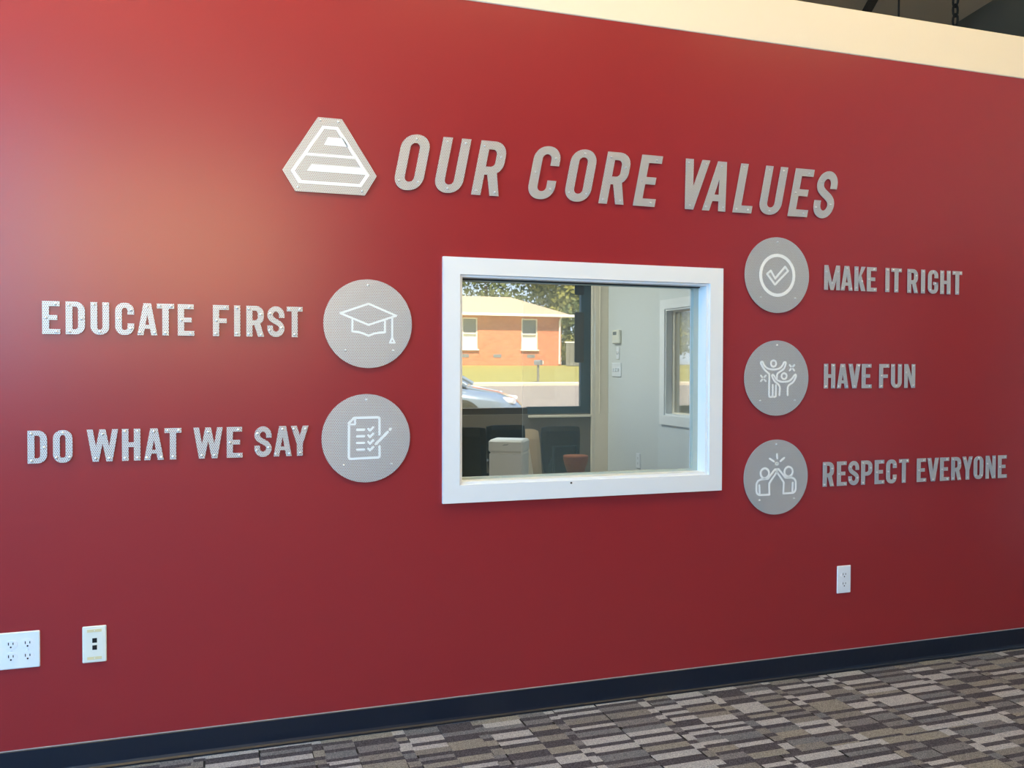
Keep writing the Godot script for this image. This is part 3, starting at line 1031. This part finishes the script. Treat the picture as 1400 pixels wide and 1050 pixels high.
	# ceiling panels out of view, added to brighten the rooms behind the wall
	for a in [[1.5, -3.1, 4.4, "added unseen square office ceiling light above the chairs"], [4.7, -1.9, 2.0, "unseen square ceiling light in the room next door"]]:
		var t := thing("unseen_ceiling_panel", a[3], "light")
		t.position = Vector3(a[0], 2.69, a[1])
		put(plate(region([rect(-310, -310, 310, 310)], [rect(-285, -285, 285, 285)]), -0.02, 0.0), "frame", M.window_frame_white, t).rotation.x = -PI / 2
		put(box(Vector3(0, -0.004, 0), Vector3(0.57, 0.006, 0.57), 0.0), "diffuser", M.panel_glow, t)
		var l := AreaLight3D.new()
		l.name = "unseen_panel_light"
		l.area_size = Vector2(0.56, 0.56)
		l.light_energy = a[2]
		l.light_color = Color(0.95, 1.0, 0.96)
		l.shadow_enabled = true
		l.position = Vector3(0, -0.012, 0)
		l.rotation.x = -PI / 2
		t.add_child(l)
	side_wall_things()
	office_furniture()


# things on the side wall: local x runs along world -z, local z faces the office (-x)
func on_side(t: Node3D, y: float, z: float) -> void:
	t.transform = Transform3D(Basis(Vector3(0, 0, 1), Vector3(0, 1, 0), Vector3(-1, 0, 0)), Vector3(3.097, y, z))


func side_wall_things() -> void:
	var t := thing("thermostat", "ivory thermostat with small grey display on the side wall", "thermostat")
	on_side(t, 1.5175, -3.39)
	put(box(Vector3(0, 0, 0.014), Vector3(0.125, 0.11, 0.028), 0.006), "body", M.plastic_ivory, t)
	put(box(Vector3(-0.012, 0.027, 0.028), Vector3(0.066, 0.026, 0.002), 0.0005), "display", M.screen_grey, t)
	put(box(Vector3(0.0, -0.035, 0.0285), Vector3(0.06, 0.004, 0.002), 0.0005), "slider", M.plastic_white, t)
	t = thing("single_switch", "narrow white wall switch between thermostat and switch plate", "switch")
	on_side(t, 1.385, -3.39)
	put(box(Vector3(0, 0, 0.004), Vector3(0.05, 0.1, 0.008), 0.003), "cover_plate", M.plastic_white, t)
	put(box(Vector3(0, 0.005, 0.011), Vector3(0.014, 0.026, 0.01), 0.002), "toggle", M.plastic_white, t)
	t = thing("switch_plate", "white three-gang light switch plate on the side wall", "switch")
	on_side(t, 1.252, -3.412)
	put(box(Vector3(0, 0, 0.004), Vector3(0.165, 0.112, 0.008), 0.003), "cover_plate", M.plastic_white, t)
	for x in [-0.046, 0.0, 0.046]:
		put(box(Vector3(x, 0.0, 0.012), Vector3(0.012, 0.026, 0.014), 0.002), "toggle", M.plastic_white, t)
	t = thing("office_outlet", "white wall outlet low on the office side wall", "outlet")
	on_side(t, 0.558, -3.02)
	put(box(Vector3(0, 0, 0.004), Vector3(0.07, 0.114, 0.008), 0.003), "cover_plate", M.plastic_white, t)
	for y in [-0.0195, 0.0195]:
		receptacle(t, 0, y, 0.008)


# padded shell: a curved slab, width w, height h, thickness d, rounded and bowed
func shell(w: float, h: float, d: float, bow: float, lean: float, taper := 1.0, round := 0.25) -> ArrayMesh:
	var st := start()
	var nx := 10
	var ny := 10
	var g := []
	for side in [1.0, -1.0]:
		var rows := []
		for j in ny + 1:
			var row := []
			for i in nx + 1:
				var u := i / float(nx) * 2.0 - 1.0
				var v := j / float(ny) * 2.0 - 1.0
				var edge: float = clampf((1.0 - maxf(absf(u), absf(v))) / 0.2, 0.0, 1.0)
				var cu := u
				var cv := v
				if round > 0.0:
					cu = u * (1.0 - round * 0.25 * pow(absf(v), 6))
					cv = v * (1.0 - round * 0.25 * pow(absf(u), 6))
				var ww: float = w * 0.5 * lerpf(1.0, taper, (v + 1) / 2)
				row.append(Vector3(cu * ww, (cv + 1) / 2 * h, side * d * 0.5 * (0.45 + 0.55 * sqrt(edge)) + bow * u * u - lean * (cv + 1) / 2))
			rows.append(row)
		g.append(rows)
	st.set_smooth_group(0)
	for s in 2:
		for j in ny:
			for i in nx:
				var a: Vector3 = g[s][j][i]
				var b: Vector3 = g[s][j][i + 1]
				var c: Vector3 = g[s][j + 1][i + 1]
				var e: Vector3 = g[s][j + 1][i]
				var n := (c - a).cross(e - b).normalized()
				if n.z * (1.0 if s == 0 else -1.0) < 0.0:
					n = -n
				quad(st, a, b, c, e, n)
	for k in nx:
		for j in [0, ny]:
			quad(st, g[0][j][k], g[0][j][k + 1], g[1][j][k + 1], g[1][j][k], Vector3(0, -1 if j == 0 else 1, 0))
			quad(st, g[0][k][j], g[0][k + 1][j], g[1][k + 1][j], g[1][k][j], Vector3(-1 if j == 0 else 1, 0, 0))
	return st.commit()


func star_base(t: Node3D, m: Material, r := 0.24) -> void:
	for k in 5:
		var d := Vector3(cos(TAU * k / 5), 0, sin(TAU * k / 5))
		put(tube([Vector3(0, 0.1, 0), d * r + Vector3(0, 0.065, 0)], [0.02, 0.013], 8), "base_arm", m, t)
		put(lathe([Vector2(0, -0.018), Vector2(0.028, -0.018), Vector2(0.03, 0), Vector2(0.028, 0.018), Vector2(0, 0.018)], 12, Basis(Vector3.RIGHT, PI / 2) * Basis(Vector3.UP, 0), d * r + Vector3(0, 0.03, 0)), "caster", M.black, t)
	put(tube([Vector3(0, 0.09, 0), Vector3(0, 0.4, 0)], [0.028, 0.02], 10), "gas_lift", M.chrome, t)


func side_chair(t: Node3D, back: Material, seat_h: float, back_w: float, top: float, lean: float) -> void:
	var s := put(shell(0.36, 0.38, 0.07, 0.0, 0.0, 1.0), "seat", back, t)
	s.rotation.x = PI / 2
	s.position = Vector3(0, seat_h, -0.2)
	var b := put(shell(back_w, top - seat_h - 0.08, 0.06, 0.03, lean, 1.12), "backrest", back, t)
	b.position = Vector3(0, seat_h + 0.08, -0.19)
	for sx in [-0.16, 0.16]:
		put(tube([Vector3(sx, 0.0, 0.16), Vector3(sx, seat_h - 0.02, 0.15)], [0.012], 8), "leg", M.dark_steel, t)
		put(tube([Vector3(sx, 0.0, -0.26), Vector3(sx, seat_h - 0.02, -0.2), Vector3(sx * 0.6, seat_h + 0.2, -0.23)], [0.012], 8), "leg", M.dark_steel, t)


func office_furniture() -> void:
	# tall black task chair by the left edge of the view
	var t := thing("black_task_chair", "tall black leather task chair with chrome lift in the office", "chair")
	t.position = Vector3(1.555, 0, -2.87)
	t.rotation.y = PI
	var b := put(shell(0.42, 0.6, 0.08, -0.02, -0.02, 0.98, 0.1), "backrest", M.black_leather, t)
	b.position = Vector3(0, 0.265, -0.2)
	var s := put(shell(0.44, 0.4, 0.08, 0.0, 0.0), "seat", M.black_leather, t)
	s.rotation.x = PI / 2
	s.position = Vector3(0, 0.43, -0.16)
	for sx in [-0.245, 0.245]:
		put(tube([Vector3(sx * 0.8, 0.42, 0.0), Vector3(sx, 0.46, 0.0), Vector3(sx, 0.62, 0.02), Vector3(sx, 0.63, 0.12), Vector3(sx, 0.63, -0.12)], [0.01], 8), "armrest", M.chrome, t)
	star_base(t, M.chrome)
	# black side chair behind the bin
	t = thing("black_side_chair", "black upholstered side chair behind the white bin", "chair")
	t.position = Vector3(2.034, 0, -3.2)
	t.rotation.y = PI
	side_chair(t, M.black_leather, 0.43, 0.27, 0.851, -0.02)
	# tan folded mats standing against the wall
	t = thing("tan_mat", "tan folded padded mat standing behind the charcoal chair", "mat")
	t.position = Vector3(2.37, 0, -3.49)
	var leaf := put(shell(0.26, 0.78, 0.04, 0.03, 0.03, 1.0, 0.2), "outer_fold", M.tan_fabric, t)
	leaf.rotation.z = 0.06
	leaf = put(shell(0.2, 0.72, 0.035, 0.02, 0.0, 1.0, 0.2), "inner_fold", M.cream_paint, t)
	leaf.position = Vector3(-0.02, 0, 0.055)
	leaf.rotation.z = 0.16
	# charcoal chair
	t = thing("charcoal_chair", "charcoal fabric chair with black frame beside the orange stool", "chair")
	t.position = Vector3(2.465, 0, -3.2)
	t.rotation.y = PI
	side_chair(t, M.charcoal_fabric, 0.4, 0.28, 0.834, -0.02)
	put(tube([Vector3(-0.09, 0.44, -0.235), Vector3(-0.09, 0.69, -0.235), Vector3(0.09, 0.69, -0.235), Vector3(0.09, 0.44, -0.235)], [0.008], 6), "back_frame", M.black, t)
	# white bin
	t = thing("white_bin", "white lidded waste bin in front of the black side chair", "bin")
	t.position = Vector3(1.8, 0, -2.28)
	t.rotation.y = -0.55
	put(box(Vector3(0, 0.37, 0), Vector3(0.216, 0.73, 0.2), 0.01), "body", M.appliance_white, t)
	put(box(Vector3(0, 0.775, 0), Vector3(0.224, 0.08, 0.208), 0.012), "lid", M.appliance_white, t)
	put(plate(stroke([-15, 781, -4, 787, 4, 784, 16, 789], 4.0), 0.104, 0.1052), "printed_mark", M.screen_grey, t)
	put(box(Vector3(0.01, 0.54, 0.1005), Vector3(0.008, 0.036, 0.003), 0.001), "latch", M.black, t)
	# orange tapered stool
	t = thing("orange_stool", "orange-brown flared stool standing before the charcoal chair", "stool")
	t.position = Vector3(2.354, 0, -2.5)
	put(lathe([Vector2(0.0, 0.0), Vector2(0.11, 0.0), Vector2(0.09, 0.2), Vector2(0.05, 0.42), Vector2(0.047, 0.5), Vector2(0.06, 0.56), Vector2(0.08, 0.62), Vector2(0.087, 0.664), Vector2(0.083, 0.672), Vector2(0.0, 0.672)], 24), "stool_body", M.terracotta, t)
	# dark chair in the room next door
	t = thing("annex_chair", "dark task chair in the room beyond the inner window", "chair")
	t.position = Vector3(3.76, 0, -2.98)
	t.rotation.y = PI + 0.3
	var bb := put(shell(0.4, 0.5, 0.07, 0.04, 0.02, 0.9), "backrest", M.charcoal_fabric, t)
	bb.position = Vector3(0, 0.62, -0.18)
	var ss := put(shell(0.44, 0.44, 0.08, 0.0, 0.0), "seat", M.charcoal_fabric, t)
	ss.rotation.x = PI / 2
	ss.position = Vector3(0, 0.47, -0.2)
	put(tube([Vector3(0, 0.43, -0.05), Vector3(0, 0.45, -0.24), Vector3(0, 0.7, -0.24)], [0.02], 8), "back_post", M.black, t)
	star_base(t, M.black)
	# above the partition: duct, strut, rod, chain
	t = thing("air_duct", "dark round air duct hanging above the partition", "duct")
	put(tube([Vector3(5.3, 3.5, -2.75), Vector3(5.08, 3.47, -1.9), Vector3(4.95, 3.47, -1.1), Vector3(4.85, 3.5, -0.2)], [0.2, 0.25, 0.27, 0.27], 28), "duct_body", M.duct, t)
	var band := tube([Vector3(4.904, 3.483, -0.62), Vector3(4.899, 3.484, -0.58)], [0.278], 28)
	put(band, "hanger_band", M.dark_steel, t)
	put(tube([Vector3(4.9, 3.75, -0.6), Vector3(4.9, 4.0, -0.6)], [0.006], 6), "hanger_rod", M.dark_steel, t)
	var o := put(box(Vector3.ZERO, Vector3(0.045, 0.95, 0.045), 0.003), "ceiling_strut", M.dark_steel)
	o.position = Vector3(3.96, 3.62, -1.5)
	o.rotation.z = -0.55
	tag(o, "black diagonal steel strut under the ceiling deck", "strut")
	o = put(tube([Vector3(4.134, 2.78, -1.5), Vector3(4.134, 4.0, -1.5)], [0.006], 8), "hanger_rod", M.dark_steel)
	tag(o, "thin black vertical hanger rod beside the strut", "rod")
	t = thing("ceiling_chain", "short black chain hanging from the ceiling near the duct", "chain")
	for k in 8:
		var st := start()
		var c := Vector3(4.59, 3.97 - k * 0.062, -1.5)
		var ring := []
		for j in 13:
			var an := TAU * j / 12
			var p := Vector3(cos(an) * 0.02, sin(an) * 0.04, 0)
			ring.append(c + (p if k % 2 == 0 else Vector3(0, p.y, p.x)))
		add_tube(st, ring, [0.0075], 6)
		put(st.commit(), "chain_link", M.dark_steel, t)


# ------------------------------------------------------------------ the street beyond
func build_street() -> void:
	var st := start()
	# sloping road from the building to the far kerb
	var road := [Vector3(-30, 0.0, -3.8), Vector3(60, 0.0, -3.8), Vector3(60, 0.6, -26.0), Vector3(-30, 0.6, -26.0)]
	quad(st, road[0], road[1], road[2], road[3], Vector3(0, 1, 0.03).normalized())
	quad(st, road[0] - Vector3(0, 0.3, 0), road[1] - Vector3(0, 0.3, 0), road[2] - Vector3(0, 0.3, 0), road[3] - Vector3(0, 0.3, 0), Vector3.DOWN)
	struct(st.commit(), "road", M.asphalt, "pale grey asphalt street outside the office window", "road")
	struct(box(Vector3(15, 0.62, -26.4), Vector3(90, 0.2, 0.8), 0.03), "kerb", M.concrete, "pale concrete kerb between street and lawn", "kerb")
	st = start()
	quad(st, Vector3(-30, 0.7, -26.7), Vector3(60, 0.7, -26.7), Vector3(60, 1.33, -37.2), Vector3(-30, 1.33, -37.2), Vector3(0, 1, 0.06).normalized())
	quad(st, Vector3(-30, 1.33, -37.2), Vector3(60, 1.33, -37.2), Vector3(60, 1.5, -80), Vector3(-30, 1.5, -80), Vector3.UP)
	struct(st.commit(), "lawn", M.grass, "sunlit lawn sloping up to the brick house", "lawn")
	st = start()
	quad(st, Vector3(-60, -0.02, 6.7), Vector3(60, -0.02, 6.7), Vector3(60, -0.02, 60), Vector3(-60, -0.02, 60), Vector3.UP)
	struct(st.commit(), "forecourt", M.concrete, "pale concrete forecourt outside the storefront", "pavement")
	house()
	mailbox()
	car()
	# grey fence beside the house
	var f := thing("yard_fence", "grey board fence with a white top rail beside the brick house", "fence")
	f.position = Vector3(16.25, 1.31, -36.6)
	for k in 14:
		put(box(Vector3(0.1 + k * 0.2, 0.55, 0), Vector3(0.19, 1.1, 0.03), 0.004), "board", M.grey_fence, f)
	put(box(Vector3(1.4, 1.14, 0), Vector3(2.9, 0.07, 0.07), 0.006), "top_rail", M.blind, f)
	var spots := [[8.5, -50.0, 9.0, 0], [12.6, -56.0, 8.0, 1], [17.0, -52.0, 8.5, 0], [20.5, -47.0, 9.0, 1], [21.2, -40.5, 6.0, 0], [25.6, -45.0, 7.0, 1], [32.0, -46.0, 7.0, 1], [30.5, -53.0, 9.0, 1]]
	var words := ["dark green tree behind the left end of the house", "pale green tree behind the middle of the house roof", "dark green tree rising behind the roof's right end", "pale green tree beyond the house corner", "dark bushy tree behind the grey fence", "low pale olive tree past the fence end", "pale olive tree at the far end of the lawn", "tall pale green tree far beyond the fence end"]
	for i in spots.size():
		tree(spots[i], words[i], i)


func house() -> void:
	var t := thing("brick_house", "single-storey orange brick house with pale low roof across the street", "house")
	t.position = Vector3(0, 1.3, -37.0)
	var wins := [[11.17, 11.92], [14.11, 14.94], [7.6, 8.4]]
	var cuts := []
	for w in wins:
		cuts.append(rect(w[0] * 1000, 780, w[1] * 1000, 2270))
	put(plate(region([rect(3000, -300, 16160, 2500)], cuts), -0.25, 0.0), "front_wall", M.orange_brick, t)
	put(box(Vector3(16.035, 1.1, -4.25), Vector3(0.25, 2.8, 8.0), 0.0), "end_wall", M.orange_brick, t)
	put(box(Vector3(9.6, 1.1, -8.2), Vector3(12.9, 2.8, 0.2), 0.0), "back_wall", M.orange_brick, t)
	for w in wins:
		var wx: float = (w[0] + w[1]) / 2
		var ww: float = w[1] - w[0]
		var fr := put(plate(region([rect(w[0] * 1000, 780, w[1] * 1000, 2270)], [rect(w[0] * 1000 + 60, 840, w[1] * 1000 - 60, 1500), rect(w[0] * 1000 + 60, 1560, w[1] * 1000 - 60, 2210)]), -0.16, -0.04), "window_frame", M.blind, t)
		put(box(Vector3(wx, 1.17, -0.13), Vector3(ww - 0.1, 0.68, 0.02), 0.0), "blind", M.blind, fr)
		put(box(Vector3(wx, 1.885, -0.11), Vector3(ww - 0.1, 0.68, 0.02), 0.0), "pane", M.screen_grey, fr)
		put(box(Vector3(wx, 0.75, 0.03), Vector3(ww + 0.1, 0.06, 0.14), 0.01), "window_sill", M.blind, fr)
	# low hipped roof with a deep eave
	var st := start()
	var e := 2.42
	var a := Vector3(2.4, e, 0.38)
	var b := Vector3(16.75, e, 0.38)
	var c := Vector3(16.75, e, -8.7)
	var d := Vector3(2.4, e, -8.7)
	var r0 := Vector3(5.5, e + 1.18, -4.0)
	var r1 := Vector3(14.9, e + 1.18, -4.0)
	quad(st, a, b, r1, r0, Vector3(0, 0.97, 0.24).normalized())
	quad(st, d, c, r1, r0, Vector3(0, 0.97, -0.24).normalized())
	tri(st, b, c, r1, Vector3(0.5, 0.86, 0).normalized())
	tri(st, a, d, r0, Vector3(-0.5, 0.86, 0).normalized())
	var roof := put(st.commit(), "roof", M.pale_roof, t)
	put(box(Vector3(9.575, e - 0.02, -4.16), Vector3(14.35, 0.03, 9.08), 0.0), "soffit", M.soffit, roof)
	put(box(Vector3(9.575, e, 0.4), Vector3(14.45, 0.13, 0.06), 0.01), "fascia_gutter", M.blind, roof)
	put(tube([Vector3(16.05, 2.4, 0.36), Vector3(16.05, 2.2, 0.1), Vector3(16.05, 0.1, 0.06)], [0.05], 8), "downspout", M.blind, t)
	for x in [12.9, 14.6, 11.3]:
		put(box(Vector3(x, 0.47, 0.0), Vector3(0.4, 0.16, 0.03), 0.005), "crawl_vent", M.screen_grey, t)


func mailbox() -> void:
	var t := thing("mailbox", "grey mailbox on a post at the edge of the lawn", "mailbox")
	t.position = Vector3(11.14, 0.7, -26.75)
	put(box(Vector3(0, 0.3, 0), Vector3(0.07, 0.7, 0.07), 0.008), "post", M.grey_fence, t)
	var prof := region([round_rect(-80, 0, 80, 180, [0, 0, 78, 78])])
	var b := put(plate(prof, -0.13, 0.13), "box_body", M.screen_grey, t)
	b.position = Vector3(0, 0.63, 0)
	b.rotation.y = 0.7
	put(box(Vector3(0.16, 0.72, 0.08), Vector3(0.02, 0.14, 0.05), 0.003), "flag", M.blind, t)


func loft(stations: Array, power := 3.0, n := 28) -> ArrayMesh:
	# stations: [x, half width, y bottom, y top]
	var st := start()
	var rings := []
	for s in stations:
		var ring := []
		for k in n:
			var t := TAU * k / n
			var cx := signf(cos(t)) * pow(absf(cos(t)), 2.0 / power)
			var cy := signf(sin(t)) * pow(absf(sin(t)), 2.0 / power)
			ring.append(Vector3(s[0], (s[2] + s[3]) / 2 + cy * (s[3] - s[2]) / 2, cx * s[1]))
		rings.append(ring)
	st.set_smooth_group(1)
	var normal := func(i: int, k: int) -> Vector3:
		var du: Vector3 = rings[mini(i + 1, rings.size() - 1)][k] - rings[maxi(i - 1, 0)][k]
		var dv: Vector3 = rings[i][(k + 1) % n] - rings[i][(k + n - 1) % n]
		var v := du.cross(dv).normalized()
		var s: Array = stations[i]
		var out: Vector3 = rings[i][k] - Vector3(s[0], (s[2] + s[3]) / 2, 0)
		return -v if v.dot(out) < 0.0 else v
	for i in rings.size() - 1:
		for k in n:
			var k2 := (k + 1) % n
			smooth_quad(st, [rings[i][k], normal.call(i, k)], [rings[i][k2], normal.call(i, k2)], [rings[i + 1][k2], normal.call(i + 1, k2)], [rings[i + 1][k], normal.call(i + 1, k)])
	for e in [0, rings.size() - 1]:
		var s: Array = stations[e]
		var c := Vector3(s[0], (s[2] + s[3]) / 2, 0)
		for k in n:
			tri(st, c, rings[e][k], rings[e][(k + 1) % n], Vector3(-1 if e == 0 else 1, 0, 0))
	return st.commit()


func car() -> void:
	var t := thing("parked_car", "pale blue parked car outside the office street window", "car")
	# local x runs from tail (-) to nose (+)
	t.position = Vector3(2.38, 0.176, -10.3)
	t.rotation.y = -0.35
	put(loft([[-2.2, 0.6, 0.35, 0.75], [-2.1, 0.78, 0.25, 0.88], [-1.6, 0.86, 0.2, 0.93], [-0.4, 0.88, 0.18, 0.92], [0.7, 0.88, 0.18, 0.9], [1.3, 0.86, 0.2, 0.82], [1.85, 0.8, 0.22, 0.72], [2.1, 0.66, 0.28, 0.62], [2.2, 0.45, 0.35, 0.52]], 4.0), "body", M.car_paint, t)
	put(loft([[-1.95, 0.5, 0.7, 0.86], [-1.3, 0.64, 0.7, 1.3], [-0.7, 0.68, 0.7, 1.42], [0.3, 0.68, 0.7, 1.4], [0.9, 0.66, 0.68, 1.12], [1.4, 0.62, 0.66, 0.83]], 4.0), "cabin_glass", M.car_glass, t)
	put(loft([[-1.35, 0.5, 1.24, 1.33], [-0.7, 0.62, 1.3, 1.45], [0.25, 0.62, 1.3, 1.43], [0.48, 0.56, 1.28, 1.36]], 3.0), "roof_panel", M.car_paint, t)
	for sz in [-1.0, 1.0]:
		put(tube([Vector3(0.46, 1.35, sz * 0.58), Vector3(0.92, 1.11, sz * 0.63), Vector3(1.42, 0.82, sz * 0.68)], [0.035], 8), "windscreen_pillar", M.car_paint, t)
		put(tube([Vector3(1.35, 0.8, sz * 0.6), Vector3(1.9, 0.7, sz * 0.5)], [0.02, 0.012], 6), "hood_crease", M.car_paint, t)
		var l := put(loft([[-0.16, 0.06, -0.05, 0.04], [0.0, 0.09, -0.06, 0.06], [0.14, 0.05, -0.04, 0.04]], 2.5, 16), "headlight", M.lens, t)
		l.position = Vector3(1.98, 0.6, sz * 0.58)
		l.rotation.y = -sz * 0.5
		put(box(Vector3(0.95, 0.96, sz * 0.95), Vector3(0.12, 0.12, 0.18), 0.03), "mirror", M.car_paint, t)
		for wx in [-1.35, 1.35]:
			var w := put(lathe([Vector2(0, -0.1), Vector2(0.28, -0.1), Vector2(0.315, -0.07), Vector2(0.315, 0.07), Vector2(0.28, 0.1), Vector2(0, 0.1)], 24, Basis(Vector3.RIGHT, PI / 2)), "wheel", M.rubber, t)
			w.position = Vector3(wx, 0.315, sz * 0.79)
			put(lathe([Vector2(0.2, 0.0), Vector2(0.19, 0.02), Vector2(0.05, 0.012), Vector2(0, 0.02)], 20, Basis(Vector3.RIGHT, PI / 2 * sz), Vector3(0, 0, sz * 0.1)), "hub", M.chrome, w)


func tree(s: Array, label: String, sd: int) -> void:
	var t := thing("street_tree", label, "tree", "trees behind the brick house")
	t.position = Vector3(s[0], 1.4, s[1])
	var g := RandomNumberGenerator.new()
	g.seed = 100 + sd
	var h: float = s[2]
	put(tube([Vector3(0, -0.3, 0), Vector3(0.1, h * 0.3, 0), Vector3(-0.1, h * 0.6, 0.1)], [0.28, 0.2, 0.1], 9), "trunk", M.bark, t)
	var st := start()
	var blobs := []
	for k in 14:
		blobs.append([Vector3(g.randf_range(-2.0, 2.0), h * g.randf_range(0.12 if s[3] == 1 else 0.3, 0.9), g.randf_range(-1.5, 1.5)), g.randf_range(0.9, 1.5)])
	for k in (4200 if s[3] == 1 else 1700):
		var b: Array = blobs[g.randi() % blobs.size()]
		var d := Vector3(g.randfn(), g.randfn(), g.randfn()).normalized()
		var c: Vector3 = b[0] + d * b[1] * pow(g.randf(), 0.3)
		var u := Vector3(g.randfn(), g.randfn(), g.randfn()).normalized()
		var v := u.cross(d + Vector3(0.01, 0, 0.02)).normalized()
		var r := g.randf_range(0.12, 0.24)
		var n := u.cross(v).normalized()
		quad(st, c - u * r, c - v * r * 0.5, c + u * r, c + v * r * 0.5, n)
	var o := put(st.commit(), "foliage", M.leaf_light if s[3] == 1 else M.leaf_dark, t)
	o.set_meta("kind", "stuff")
